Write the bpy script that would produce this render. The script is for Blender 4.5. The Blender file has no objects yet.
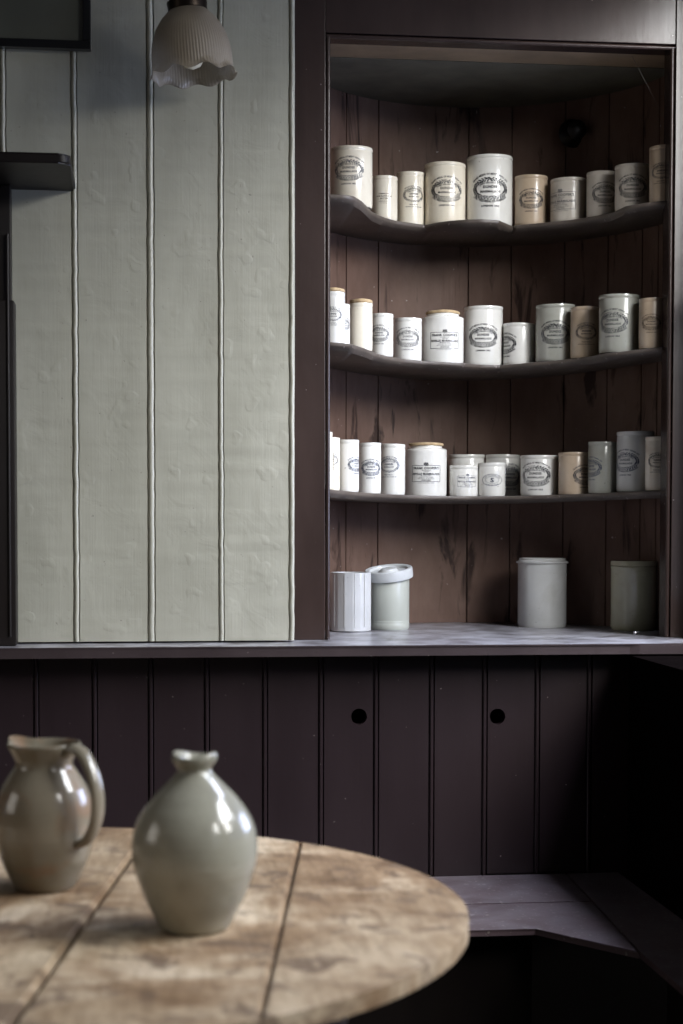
import bpy, bmesh, math, random
from mathutils import Vector, Matrix
random.seed(7)
PI = math.pi
C = bpy.context.scene.collection

# ------------------------------------------------------------------ camera model
F = 1700.0; HY = 520.0; CAMZ = 1.18
YAW = 0.1186; PITCH = math.radians(2.5); ROLL = 0.0015
PY0 = HY + F * math.tan(PITCH)
RM = (Matrix.Rotation(-YAW, 3, 'Z') @ Matrix.Rotation(PI / 2 - PITCH, 3, 'X') @ Matrix.Rotation(ROLL, 3, 'Z'))
CAM = Vector((0, 0, CAMZ))

def ray(px, py):
    return RM @ Vector(((px - 341.5) / F, (PY0 - py) / F, -1.0))
def onY(px, py, y):
    d = ray(px, py); return CAM + d * (y / d.y)
def onZ(px, py, z):
    d = ray(px, py); return CAM + d * ((z - CAMZ) / d.z)
def wx(px, y, py=520):
    return onY(px, py, y).x
def wz(px, py, y):
    return onY(px, py, y).z

# ------------------------------------------------------------------ materials
def nt(name):
    m = bpy.data.materials.new(name); m.use_nodes = True
    n = m.node_tree; b = n.nodes['Principled BSDF']
    return m, n, b
def nd(n, t, **k):
    o = n.nodes.new(t)
    for a, v in k.items():
        if a in o.inputs: o.inputs[a].default_value = v
        else: setattr(o, a, v)
    return o
def ramp(n, src, stops):
    r = n.nodes.new('ShaderNodeValToRGB'); e = r.color_ramp.elements
    while len(e) < len(stops): e.new(0.5)
    for i, (p, c) in enumerate(stops):
        e[i].position = p; e[i].color = tuple(c) + (1,) if len(c) == 3 else c
    n.links.new(src, r.inputs[0]); return r
def coords(n, scale=(1, 1, 1), rot=(0, 0, 0), rnd=True):
    tc = n.nodes.new('ShaderNodeTexCoord'); mp = n.nodes.new('ShaderNodeMapping')
    mp.inputs['Scale'].default_value = scale; mp.inputs['Rotation'].default_value = rot
    n.links.new(tc.outputs['Object'], mp.inputs['Vector'])
    if rnd:
        oi = n.nodes.new('ShaderNodeObjectInfo'); mu = nd(n, 'ShaderNodeMath', operation='MULTIPLY'); mu.inputs[1].default_value = 17.0
        n.links.new(oi.outputs['Random'], mu.inputs[0]); n.links.new(mu.outputs[0], mp.inputs['Location'])
    return mp.outputs[0]
def noise(n, vec, scale, detail=4, rough=.55, dist=0):
    t = nd(n, 'ShaderNodeTexNoise'); t.inputs['Scale'].default_value = scale; t.inputs['Detail'].default_value = detail
    t.inputs['Roughness'].default_value = rough; t.inputs['Distortion'].default_value = dist
    n.links.new(vec, t.inputs['Vector']); return t.outputs['Fac']
def mix(n, fac, a, b, mode='MIX'):
    m = n.nodes.new('ShaderNodeMix'); m.data_type = 'RGBA'; m.blend_type = mode
    for i, v in ((0, fac), (6, a), (7, b)):
        if isinstance(v, (int, float)): m.inputs[i].default_value = v
        elif isinstance(v, tuple): m.inputs[i].default_value = v + (1,) if len(v) == 3 else v
        else: n.links.new(v, m.inputs[i])
    return m.outputs[2]
def bump(n, b, h, dist=.001, strength=1, prev=None):
    k = n.nodes.new('ShaderNodeBump'); k.inputs['Distance'].default_value = dist; k.inputs['Strength'].default_value = strength
    n.links.new(h, k.inputs['Height'])
    if prev: n.links.new(prev.outputs[0], k.inputs['Normal'])
    n.links.new(k.outputs[0], b.inputs['Normal']); return k

def m_white_boards():
    m, n, b = nt('white_board_paint'); v = coords(n, (1, 1, .35), rnd=False); v2 = coords(n, rnd=False)
    c = ramp(n, noise(n, v, 9, 5), [(.3, (.30, .292, .235)), (.7, (.372, .362, .297))])
    sp = ramp(n, noise(n, v2, 120, 2), [(.73, (0, 0, 0)), (.76, (1, 1, 1))])
    col = mix(n, sp.outputs[0], c.outputs[0], (.2, .19, .16))
    n.links.new(col, b.inputs['Base Color']); b.inputs['Roughness'].default_value = .36
    w = coords(n, (1, 1, .5), rnd=False)
    k = bump(n, b, noise(n, w, 7, 2), .008, .6)
    k = bump(n, b, noise(n, v2, 16, 3, .5, 1.2), .002, .45, k)
    vo = nd(n, 'ShaderNodeTexNoise'); vo.inputs['Scale'].default_value = 26; vo.inputs['Detail'].default_value = 1; n.links.new(v2, vo.inputs['Vector'])
    bl = ramp(n, vo.outputs['Fac'], [(.63, (0, 0, 0)), (.72, (1, 1, 1))])
    k = bump(n, b, bl.outputs[0], .0007, .6, k)
    bump(n, b, noise(n, coords(n, (90, 90, 3), rnd=False), 2.5, 3), .0004, .6, k)
    return m
def m_dark_paint(name, c1, c2, rough=.33, grain=True, chips=.0, dust=0.0, spec=.5):
    m, n, b = nt(name); v = coords(n, rnd=False)
    c = ramp(n, noise(n, coords(n, (1, 1, .3), rnd=False), 8, 5), [(.3, c1), (.72, c2)])
    col = c.outputs[0]
    if chips:
        sp = ramp(n, noise(n, v, 95, 2, .5), [(.78 - chips, (0, 0, 0)), (.8 - chips, (1, 1, 1))])
        col = mix(n, sp.outputs[0], col, (.22, .19, .18))
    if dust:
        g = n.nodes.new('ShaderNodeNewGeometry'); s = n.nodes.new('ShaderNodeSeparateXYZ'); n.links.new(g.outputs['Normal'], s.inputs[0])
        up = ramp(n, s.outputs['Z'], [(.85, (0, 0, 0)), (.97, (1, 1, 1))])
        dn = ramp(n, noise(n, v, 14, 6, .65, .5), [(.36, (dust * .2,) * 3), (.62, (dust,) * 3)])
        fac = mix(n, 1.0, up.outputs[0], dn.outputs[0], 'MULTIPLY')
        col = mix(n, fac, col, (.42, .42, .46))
    n.links.new(col, b.inputs['Base Color']); b.inputs['Roughness'].default_value = rough
    b.inputs['Specular IOR Level'].default_value = spec
    k = bump(n, b, noise(n, coords(n, (60, 60, 3), rnd=False), 2, 4), .0003, .5)
    bump(n, b, noise(n, v, 22, 3), .0015, .35, k)
    return m
def m_old_back():
    m, n, b = nt('niche_back_paint'); v = coords(n, rnd=False)
    c = ramp(n, noise(n, coords(n, (1, 1, .5), rnd=False), 6, 6, .6), [(.28, (.08, .044, .033)), (.55, (.15, .095, .074)), (.78, (.21, .145, .115))])
    st = ramp(n, noise(n, coords(n, (2.2, 2.2, .45), rnd=False), 9, 4, .6, .8), [(.57, (0, 0, 0)), (.66, (.85, .85, .85))])
    col = mix(n, st.outputs[0], c.outputs[0], (.022, .011, .009))
    kn = ramp(n, noise(n, v, 70, 2), [(.74, (0, 0, 0)), (.77, (1, 1, 1))])
    col = mix(n, kn.outputs[0], col, (.3, .26, .24))
    n.links.new(col, b.inputs['Base Color']); b.inputs['Roughness'].default_value = .55; b.inputs['Specular IOR Level'].default_value = .22
    k = bump(n, b, noise(n, coords(n, (50, 50, 3), rnd=False), 2, 4), .001, .6)
    bump(n, b, noise(n, v, 14, 4), .003, .4, k)
    return m
def m_table():
    m, n, b = nt('worn_table_wood'); v = coords(n, (1, 1, 1), (0, 0, .12), rnd=False)
    g = coords(n, (7, 1.2, 7), (0, 0, .12), rnd=False)
    base = ramp(n, noise(n, v, 5.5, 7, .65, .6), [(.28, (.15, .09, .05)), (.43, (.36, .255, .16)), (.55, (.64, .54, .41)), (.72, (.80, .72, .60))])
    big = ramp(n, noise(n, v, 2.3, 3, .5), [(.38, (.60, .52, .43)), (.56, (1.1, 1.08, 1.04))])
    gr = ramp(n, noise(n, g, 14, 5, .6), [(.3, (.55, .5, .45)), (.6, (1, 1, 1))])
    col = mix(n, .8, mix(n, 1.0, base.outputs[0], big.outputs[0], 'MULTIPLY'), gr.outputs[0], 'MULTIPLY')
    st = ramp(n, noise(n, v, 17, 5, .62, .6), [(.54, (0, 0, 0)), (.62, (1, 1, 1))])
    col = mix(n, mix(n, 1.0, st.outputs[0], (.8, .8, .8), 'MULTIPLY'), col, (.13, .085, .055))
    n.links.new(col, b.inputs['Base Color']); b.inputs['Roughness'].default_value = .55
    k = bump(n, b, noise(n, g, 20, 5), .0012, .8); bump(n, b, noise(n, v, 8, 3), .004, .3, k)
    return m
def m_glaze(name, c1, c2, stain=(.35, .25, .15), amt=.3, rough=.2, sc=9, band=False, streak=False):
    m, n, b = nt(name); v = coords(n)
    sv = coords(n, (1, 1, .25)) if streak else v
    c = ramp(n, noise(n, sv, sc, 4), [(.3, c1), (.7, c2)])
    s = ramp(n, noise(n, v, 16, 4, .6, .6), [(.52, (0, 0, 0)), (.8, (amt,) * 3)])
    col = mix(n, s.outputs[0], c.outputs[0], stain)
    sp = ramp(n, noise(n, v, 170, 1), [(.76, (0, 0, 0)), (.79, (.6,) * 3)])
    col = mix(n, sp.outputs[0], col, tuple(x * .45 for x in stain))
    n.links.new(col, b.inputs['Base Color']); b.inputs['Roughness'].default_value = rough
    b.inputs['Coat Weight'].default_value = .3; b.inputs['Coat Roughness'].default_value = .08
    k = bump(n, b, noise(n, v, 14, 2), .0012, .35)
    if band: bump(n, b, noise(n, coords(n, (.5, .5, 9)), 9, 3), .0012, .6, k)
    return m
def plain(name, col, rough=.5, metal=0, nz=.25, sc=30, bmp=.0005):
    m, n, b = nt(name); v = coords(n)
    d = tuple(x * (1 - nz) for x in col)
    c = ramp(n, noise(n, v, sc, 4), [(.3, d), (.7, col)])
    n.links.new(c.outputs[0], b.inputs['Base Color']); b.inputs['Roughness'].default_value = rough; b.inputs['Metallic'].default_value = metal
    bump(n, b, noise(n, v, sc * 2, 3), bmp, .5)
    return m
def m_glass():
    m = bpy.data.materials.new('window_glass'); m.use_nodes = True; n = m.node_tree; n.nodes.clear()
    o = n.nodes.new('ShaderNodeOutputMaterial'); mx = n.nodes.new('ShaderNodeMixShader'); t = n.nodes.new('ShaderNodeBsdfTransparent')
    g = n.nodes.new('ShaderNodeBsdfGlossy'); g.inputs['Roughness'].default_value = .02; mx.inputs[0].default_value = .06
    n.links.new(t.outputs[0], mx.inputs[1]); n.links.new(g.outputs[0], mx.inputs[2]); n.links.new(mx.outputs[0], o.inputs[0])
    return m
def m_shade():
    m, n, b = nt('frosted_shade_glass'); v = coords(n, rnd=False)
    c = ramp(n, noise(n, v, 20, 4), [(.3, (.34, .285, .22)), (.7, (.46, .395, .31))])
    n.links.new(c.outputs[0], b.inputs['Base Color']); b.inputs['Roughness'].default_value = .3
    tr = n.nodes.new('ShaderNodeBsdfTranslucent'); tr.inputs[0].default_value = (.5, .46, .39, 1)
    tp = n.nodes.new('ShaderNodeBsdfTransparent'); tp.inputs[0].default_value = (.9, .88, .84, 1)
    m1 = n.nodes.new('ShaderNodeMixShader'); m1.inputs[0].default_value = .35
    m2 = n.nodes.new('ShaderNodeMixShader'); m2.inputs[0].default_value = .25
    o = n.nodes['Material Output']
    n.links.new(b.outputs[0], m1.inputs[1]); n.links.new(tr.outputs[0], m1.inputs[2])
    n.links.new(m1.outputs[0], m2.inputs[1]); n.links.new(tp.outputs[0], m2.inputs[2]); n.links.new(m2.outputs[0], o.inputs[0])
    return m

M = dict(
    white=m_white_boards(),
    frame=m_dark_paint('cupboard_frame_paint', (.024, .0145, .012), (.042, .0265, .0225), .27, chips=.035, spec=.45),
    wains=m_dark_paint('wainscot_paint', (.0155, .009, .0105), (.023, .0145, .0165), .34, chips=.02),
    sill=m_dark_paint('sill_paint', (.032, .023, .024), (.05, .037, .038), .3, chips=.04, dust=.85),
    bench=m_dark_paint('bench_paint', (.075, .050, .056), (.118, .082, .088), .36, chips=.13, dust=.2),
    shelf=m_dark_paint('shelf_paint', (.055, .042, .035), (.12, .098, .082), .5, chips=.09, dust=.3),
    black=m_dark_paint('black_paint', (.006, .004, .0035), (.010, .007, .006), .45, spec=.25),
    knee=plain('matt_shade_black', (.004, .003, .003), 1.0), back=m_old_back(), table=m_table(),  # knee: near-black colour stands in for the shade below the window
    tableleg=plain('table_underframe', (.06, .04, .03), .6),
    beam=plain('bare_timber', (.26, .18, .11), .7, 0, .35, 12, .001),
    plaster=plain('old_plaster', (.125, .115, .085), .8, 0, .35, 14, .002),
    room=plain('room_plaster', (.12, .11, .10), .8, 0, .1, 3, .001),
    ceil=plain('ceiling_plaster', (.2, .19, .175), .85, 0, .1, 3, .001),
    floor=plain('floor_boards', (.025, .02, .018), .55, 0, .3, 6, .001),
    winframe=plain('window_paint', (.30, .29, .27), .5, 0, .1, 20, .0003),
    glass=m_glass(),
    cream=m_glaze('cream_glaze', (.64, .58, .47), (.74, .69, .58), (.42, .30, .18), .35),
    white_glaze=m_glaze('white_glaze', (.63, .62, .58), (.72, .71, .675), (.5, .45, .38), .18),
    grey=m_glaze('grey_glaze', (.27, .27, .235), (.36, .36, .315), (.22, .20, .15), .3),
    tan=m_glaze('tan_glaze', (.38, .29, .20), (.52, .41, .30), (.36, .24, .15), .5, .3),
    rose=m_glaze('stained_pale_glaze', (.44, .40, .345), (.57, .525, .455), (.25, .19, .14), .5, .3),
    matte=m_glaze('matt_white_ware', (.42, .435, .44), (.50, .515, .52), (.5, .5, .48), .1, .5),
    mould=m_glaze('fluted_white_ware', (.40, .405, .41), (.47, .475, .48), (.45, .42, .4), .15, .35),
    sage=m_glaze('sage_ware', (.34, .355, .315), (.41, .425, .38), (.3, .3, .25), .15, .45),
    drab=m_glaze('grey_stoneware', (.46, .465, .455), (.58, .585, .57), (.30, .28, .22), .35, .15),
    khaki=m_glaze('khaki_stoneware', (.33, .32, .22), (.44, .425, .31), (.2, .16, .09), .4, .12, streak=True),
    cork=plain('cork', (.52, .38, .22), .85, 0, .35, 90, .001),
    ink=plain('black_ink', (.028, .029, .034), .45, 0, .3, 60, .0001),
    ink_blue=plain('blue_black_ink', (.05, .06, .095), .45, 0, .3, 60, .0001),
    ink_faded=plain('faded_ink', (.14, .138, .14), .5, 0, .3, 40, .0001),
    ink_brown=plain('brown_ink', (.10, .07, .045), .5, 0, .3, 40, .0001),
    jug=m_glaze('jug_glaze', (.15, .135, .10), (.26, .225, .17), (.26, .13, .065), .8, .18, 9, True),
    vase=m_glaze('vase_glaze', (.245, .24, .19), (.37, .36, .30), (.15, .14, .13), .6, .16, 7, True),
    brass=plain('dark_brass', (.035, .025, .018), .35, .8),
    shade=m_shade(), bulb=plain('bulb_glass', (.75, .68, .5), .15, 0, .05),
    picblack=plain('black_frame', (.008, .008, .009), .3),
    picture=plain('glass_reflection_tone', (.13, .135, .115), .3, 0, .25, 5),  # greenish grey of reflecting glass, painted into the panel colour
    thread=plain('cobweb', (.10, .09, .08), .8), steel=plain('steel', (.5, .5, .52), .3, .9),
    knob=plain('black_iron', (.012, .010, .010), .35, .3),
)

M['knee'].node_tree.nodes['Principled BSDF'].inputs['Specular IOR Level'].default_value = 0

# ------------------------------------------------------------------ mesh helpers
def obj(name, bm, mat, parent=None, smooth=False, loc=None, angle=None):
    me = bpy.data.meshes.new(name)
    bmesh.ops.recalc_face_normals(bm, faces=bm.faces[:])
    bm.to_mesh(me); bm.free()
    if smooth:
        for p in me.polygons: p.use_smooth = True
        try: me.set_sharp_from_angle(angle=angle or math.radians(38))
        except Exception: pass
    me.materials.append(mat)
    o = bpy.data.objects.new(name, me); C.objects.link(o)
    if loc is not None: o.location = loc
    if parent is not None: o.parent = parent
    return o
def wobj(name, bm, mat, parent, **k):
    """mesh given in world coordinates, parented to an empty"""
    o = obj(name, bm, mat, parent, **k)
    o.matrix_parent_inverse = Matrix.Translation(-Vector(parent.location)); return o
def thing(name, loc, label, cat, group=None, rz=0):
    o = bpy.data.objects.new(name, None); C.objects.link(o); o.location = loc; o.rotation_euler.z = rz; o.empty_display_size = .02
    tag(o, label, cat, group); return o
def tag(o, label, cat, group=None):
    o['label'] = label; o['category'] = cat
    if group: o['group'] = group
    return o
def struct(name, bm, mat, **k):
    o = obj(name, bm, mat, **k); o['kind'] = 'structure'; return o
def box(bm, x0, x1, y0, y1, z0, z1, bev=0, seg=2):
    r = bmesh.ops.create_cube(bm, size=1)
    vs = r['verts']
    for v in vs:
        v.co = Vector((x0 + (v.co.x + .5) * (x1 - x0), y0 + (v.co.y + .5) * (y1 - y0), z0 + (v.co.z + .5) * (z1 - z0)))
    if bev:
        es = list({e for v in vs for e in v.link_edges})
        bmesh.ops.bevel(bm, geom=es, offset=bev, segments=seg, affect='EDGES', profile=.6)
    return bm
def nbox(*a, **k): return box(bmesh.new(), *a, **k)
def lathe(prof, seg=64, fn=None, bm=None):
    bm = bm or bmesh.new(); rings = []
    for j, (r, z) in enumerate(prof):
        if r < 1e-6: rings.append([bm.verts.new((0, 0, z))]); continue
        ring = []
        for i in range(seg):
            a = 2 * PI * i / seg; rr, zz = (fn(a, r, z, j) if fn else (r, z))
            ring.append(bm.verts.new((rr * math.cos(a), rr * math.sin(a), zz)))
        rings.append(ring)
    for A, B in zip(rings, rings[1:]):
        for i in range(seg):
            k = (i + 1) % seg
            if len(A) == 1 and len(B) == 1: continue
            if len(A) == 1: bm.faces.new((A[0], B[k], B[i]))
            elif len(B) == 1: bm.faces.new((A[i], A[k], B[0]))
            else: bm.faces.new((A[i], A[k], B[k], B[i]))
    return bm
def spline(pts, n=6):
    """Catmull-Rom through tuples"""
    out = []; P = [Vector(p) for p in pts]
    for i in range(len(P) - 1):
        p0 = P[max(i - 1, 0)]; p1 = P[i]; p2 = P[i + 1]; p3 = P[min(i + 2, len(P) - 1)]
        for k in range(n):
            t = k / n
            out.append(.5 * ((2 * p1) + (p2 - p0) * t + (2 * p0 - 5 * p1 + 4 * p2 - p3) * t * t + (3 * p1 - p0 - 3 * p2 + p3) * t ** 3))
    out.append(P[-1]); return out
def tube(pts, rad, seg=10, bm=None, flat=1.0, side=None):
    bm = bm or bmesh.new(); P = [Vector(p) for p in pts]; rings = []
    up = Vector(side) if side else Vector((0, 0, 1))
    for i, p in enumerate(P):
        t = (P[min(i + 1, len(P) - 1)] - P[max(i - 1, 0)]).normalized()
        if side: a = up - t * up.dot(t)
        else: a = t.cross(up) if abs(t.dot(up)) < .95 else t.cross(Vector((1, 0, 0)))
        a.normalize(); b = t.cross(a).normalized()
        r = rad(i / (len(P) - 1)) if callable(rad) else rad
        rings.append([bm.verts.new(p + a * (r * math.cos(2 * PI * k / seg)) + b * (r * flat * math.sin(2 * PI * k / seg))) for k in range(seg)])
    for A, B in zip(rings, rings[1:]):
        for k in range(seg): bm.faces.new((A[k], A[(k + 1) % seg], B[(k + 1) % seg], B[k]))
    bm.faces.new(rings[0]); bm.faces.new(rings[-1]); return bm
def prism(poly, z0, z1, bm=None, bev=0):
    bm = bm or bmesh.new()
    A = [bm.verts.new((p[0], p[1], z0)) for p in poly]; B = [bm.verts.new((p[0], p[1], z1)) for p in poly]
    n = len(poly); top = bm.faces.new(B); bm.faces.new(A[::-1])
    for i in range(n): bm.faces.new((A[i], A[(i + 1) % n], B[(i + 1) % n], B[i]))
    if bev:
        bmesh.ops.bevel(bm, geom=list(top.edges), offset=bev, segments=2, affect='EDGES')
    return bm
def profile_wall(front, y_back, z0, z1, nz=1, wob=None):
    """front: list of (x, y) left to right; closed solid board wall"""
    bm = bmesh.new(); n = len(front); rows = []
    for j in range(nz + 1):
        z = z0 + (z1 - z0) * j / nz
        rows.append([bm.verts.new((x + (wob(x, z)[0] if wob else 0), y + (wob(x, z)[1] if wob else 0), z)) for x, y in front])
    for A, B in zip(rows, rows[1:]):
        for i in range(n - 1): bm.faces.new((A[i], A[i + 1], B[i + 1], B[i]))
    bl = [bm.verts.new((front[0][0], y_back, z)) for z in (z0, z1)]; br = [bm.verts.new((front[-1][0], y_back, z)) for z in (z0, z1)]
    bm.faces.new((bl[0], br[0], br[1], bl[1]))
    bm.faces.new([*rows[0], br[0], bl[0]]); bm.faces.new([*rows[-1], br[1], bl[1]])
    bm.faces.new([bl[0], bl[1]] + [r[0] for r in rows[::-1]]); bm.faces.new([br[0], br[1]] + [r[-1] for r in rows[::-1]])
    return bm

# ------------------------------------------------------------------ key dimensions
YB = 3.56          # face of the white boarding
YS = 3.62          # face of cupboard frame
YW = 3.53          # face of wainscot
YC = 3.45          # front of sill
ZS = onY(300, 646, YC).z      # sill top
ZB = onY(470, 875.5, YW).z    # bench top
XKN = wx(630, YC, 645)        # knee wall face
XR = wx(683, YS, 300) + .03   # right wall face
XL = -2.3; YF = -1.6; ZC = 2.75
xoL = wx(330.5, YS, 300); xoR = wx(668.5, YS, 300)       # opening
CX = (xoL + xoR) / 2
EA = (xoR - xoL) / 2 + .085; EB = .56                # niche ellipse

# ------------------------------------------------------------------ room shell
struct('floor', nbox(XL - .2, XR + .4, YF - .2, 4.5, -.08, 0), M['floor'])
struct('ceiling', nbox(XL - .2, XR + .4, YF - .2, 4.5, ZC, ZC + .1), M['ceil'])
struct('wall_back', nbox(XL - .2, XR + .4, 4.32, 4.45, 0, ZC), M['room'])
struct('wall_front', nbox(XL - .2, XR + .4, YF - .15, YF, 0, ZC), M['room'])

def wall_with_window(name, x0, x1, *wins):
    bm = bmesh.new(); ya, yb = YF, 4.32
    for y0, y1, z0, z1 in wins:
        box(bm, x0, x1, ya, y0, 0, ZC); ya = y1
        box(bm, x0, x1, y0, y1, 0, z0); box(bm, x0, x1, y0, y1, z1, ZC)
    box(bm, x0, x1, ya, yb, 0, ZC)
    return struct(name, bm, M['wains'])
W1 = (1.15, 3.53, ZS + .035, 2.44)
W3 = (-.35, .8, ZS + .035, 2.36)
wall_with_window('wall_right', XR, XR + .12, W3, W1)
W2 = (1.2, 2.2, 1.0, 2.1)
wall_with_window('wall_left', XL - .12, XL, W2)
def window(name, xa, win, ny, nz, out=1):
    y0, y1, z0, z1 = win
    e = bpy.data.objects.new(name, None); C.objects.link(e); e.location = (xa, (y0 + y1) / 2, z0); e['kind'] = 'structure'
    bm = bmesh.new(); d = .045
    a, b = (xa, xa + d)
    w = .045
    box(bm, a, b, y0, y0 + w, z0, z1); box(bm, a, b, y1 - w, y1, z0, z1); box(bm, a, b, y0 + w, y1 - w, z0, z0 + w); box(bm, a, b, y0 + w, y1 - w, z1 - w, z1)
    for k in range(1, ny):
        y = y0 + (y1 - y0) * k / ny; t = .028 if k * 2 == ny else .013
        box(bm, a + .008, b - .008, y - t, y + t, z0 + w, z1 - w)
    for k in range(1, nz):
        z = z0 + (z1 - z0) * k / nz; box(bm, a + .008, b - .008, y0 + w, y1 - w, z - .012, z + .012)
    fr = wobj('window_frame', bm, M['winframe'], e)
    pn = wobj('window_pane', nbox(xa + .02, xa + .024, y0 + .01, y1 - .01, z0 + .01, z1 - .01), M['glass'], e); pn.parent = fr
window('window_1', XR + .03, W1, 4, 2)
window('window_3', XR + .03, W3, 4, 2)
window('window_2', XL - .075, W2, 2, 2)

# knee wall below right window, with its ledge
PB = onZ(700, 648, ZS)
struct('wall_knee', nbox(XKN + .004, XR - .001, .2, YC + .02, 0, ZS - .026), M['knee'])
# sill / dado ledge that runs back into the cupboard as its counter
def ell(t, a=EA, b=EB):  # t 0..pi, right to left
    return (CX + a * math.cos(t), YS + .02 + b * math.sin(t) ** .9 if 0 < t < PI else YS + .02)
XP = wx(16, YC, 640)
poly = [(XL, YC), (XKN, YC), (XKN + .02, YC - .004), (XR - .002, YC - .012), (XR - .002, YS + .05)]
poly += [ell(PI * k / 24, EA + .012, EB + .012) for k in range(0, 25)]
poly += [(XL, YS + .02)]
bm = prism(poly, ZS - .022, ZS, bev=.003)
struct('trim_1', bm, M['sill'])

# white boarding
def wf(px): return wx(px, YB, 400)
jts = [(-60, 5.5), (5, 5.5), (75.5, 5.5), (151, 6.5), (221, 5), (292, 5.5)]
front = [(XL + .02, YB), (wf(-150), YB)]
for px, w in jts:
    x = wf(px); h = w / 2 * .0021
    front += [(x - h * 1.25, YB), (x - h * 1.1, YB + .007), (x - h * .9, YB + .0015), (x - h * .5, YB - .0012), (x, YB - .0022), (x + h * .5, YB - .0012),
              (x + h * .9, YB + .0015), (x + h * 1.1, YB + .007), (x + h * 1.25, YB)]
front[-3:] = [(front[-3][0], YB + .0015), (front[-3][0] + .0008, YB + .01)]
dense = []
for a, b in zip(front, front[1:]):
    dense.append(a); L = b[0] - a[0]
    if L > .03:
        k = int(L / .02)
        dense += [(a[0] + L * i / k, a[1]) for i in range(1, k)]
dense.append(front[-1])
from mathutils import noise as mn
def wob(x, z):
    q = mn.noise(Vector((x * 9, z * 14, 3))); q2 = mn.noise(Vector((x * 5, z * 50, 9))); q3 = mn.noise(Vector((x * 4, z * 4, 1)))
    return (.0011 * q + .0012 * q2, .0012 * q2 + .0018 * q3)
struct('wall_panelling', profile_wall(dense, YB + .03, ZS + .004, ZC - .005, 200, wob), M['white'], smooth=True, angle=math.radians(50))

# wainscot
def wains_front(x0, x1, joints):
    P = [(-9, YW)]
    for x in joints:
        P += [(x - .0068, YW), (x - .0062, YW + .005), (x - .0042, YW + .005), (x - .0038, YW + .0004), (x - .0018, YW - .0018), (x + .0018, YW - .0018),
              (x + .0038, YW + .0004), (x + .0042, YW + .005), (x + .0062, YW + .005), (x + .0068, YW)]
    P.append((9, YW))
    def dep(x):
        for a, b in zip(P, P[1:]):
            if a[0] <= x <= b[0]: return a[1] + (b[1] - a[1]) * (x - a[0]) / (b[0] - a[0])
    return [(x0, dep(x0))] + [p for p in P if x0 + 1e-5 < p[0] < x1 - 1e-5] + [(x1, dep(x1))]
jp = [-80, -23, 36.5, 95, 151, 207, 265, 321, 376, 431.5, 484.5, 537, 589, 640]
jx = [wx(p, YW, 760) for p in jp]
xj = dict(zip(jp, jx))
D1 = (xj[321] + .0052, xj[431.5] + .0052); D2 = (xj[484.5] + .0052, xj[589] + .0052)
z0w, z1w = ZB - .03, ZS - .023
segs = [(XL + .01, D1[0] - .0008), (D1[1] + .0008, D2[0] - .0008), (D2[1] + .0008, XR)]
bm = bmesh.new()
for a, b in segs:
    t = profile_wall(wains_front(a, b, jx), YW + .03, z0w, z1w); me = bpy.data.meshes.new('t'); t.to_mesh(me); t.free(); bm.from_mesh(me); bpy.data.meshes.remove(me)
struct('wall_wainscot', bm, M['wains'])
def cupdoor(name, D, hpx, hpy):
    c = onY(hpx, hpy, YW); R = 8.0 / 478
    o = struct(name, profile_wall(wains_front(D[0], D[1], jx), YW + .022, z0w + .033, z1w - .003), M['wains'])
    cb = lathe([(0, -.1), (R, -.1), (R, .1), (0, .1)], 40)
    bmesh.ops.rotate(cb, verts=cb.verts, matrix=Matrix.Rotation(PI / 2, 3, 'X')); bmesh.ops.translate(cb, verts=cb.verts, vec=c)
    bmesh.ops.recalc_face_normals(cb, faces=cb.faces[:])
    me = bpy.data.meshes.new('cut'); cb.to_mesh(me); cb.free(); co = bpy.data.objects.new('cut', me); C.objects.link(co)
    md = o.modifiers.new('b', 'BOOLEAN'); md.object = co; md.operation = 'DIFFERENCE'; md.solver = 'EXACT'
    dg = bpy.context.evaluated_depsgraph_get(); dg.update()
    nm = bpy.data.meshes.new_from_object(o.evaluated_get(dg)); o.modifiers.clear(); o.data = nm
    bpy.data.objects.remove(co); bpy.data.meshes.remove(me)
    for dx, dz, r in ((.006, -.0165, .0012), (-.003, -.0172, .0009)): pass
cupdoor('door_1', D1, 359, 716.5); cupdoor('door_2', D2, 497.5, 716.5)

# ------------------------------------------------------------------ corner cupboard
cb = thing('china_cupboard', (CX, YS, ZS), 'tall built-in dark brown cupboard niche with curved shelves full of stoneware jars', 'cupboard')
def P2(px, py): return onY(px, py, YS)
zT = wz(500, 44, YS)           # underside of head rail
xsl = wx(295, YS, 300); xl0 = wx(325.2, YS, 300); xr0 = wx(673.6, YS, 300)
wobj('stile', nbox(xsl - .015, xl0, YS, YS + .035, ZS, ZC - .01, bev=.0015), M['frame'], cb)
wobj('stile', nbox(xr0, XR - .002, YS, YS + .035, ZS, ZC - .01, bev=.0015), M['frame'], cb)
wobj('head_rail', nbox(xl0 + .0006, xr0 - .0006, YS + .0005, YS + .035, zT + .012, ZC - .01, bev=.0015), M['frame'], cb)
def bead(pts):
    return tube(pts, .0048, 10)
yb_ = YS + .006
for a, b in (((xl0 + .0065, yb_, ZS + .001), (xl0 + .0065, yb_, zT + .006)), ((xr0 - .0065, yb_, ZS + .001), (xr0 - .0065, yb_, zT + .006)), ((xl0 + .002, yb_, zT + .0055), (xr0 - .002, yb_, zT + .0055))):
    bm = bead([a, b])
    if a[0] == b[0]:
        xx = a[0]; box(bm, xx - .0035, xx + .004, YS + .008, YS + .05, a[2], b[2])
    else: box(bm, a[0], b[0], YS + .008, YS + .05, a[2] - .0035, a[2] + .004)
    wobj('bead_moulding', bm, M['frame'], cb, smooth=True)
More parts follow.
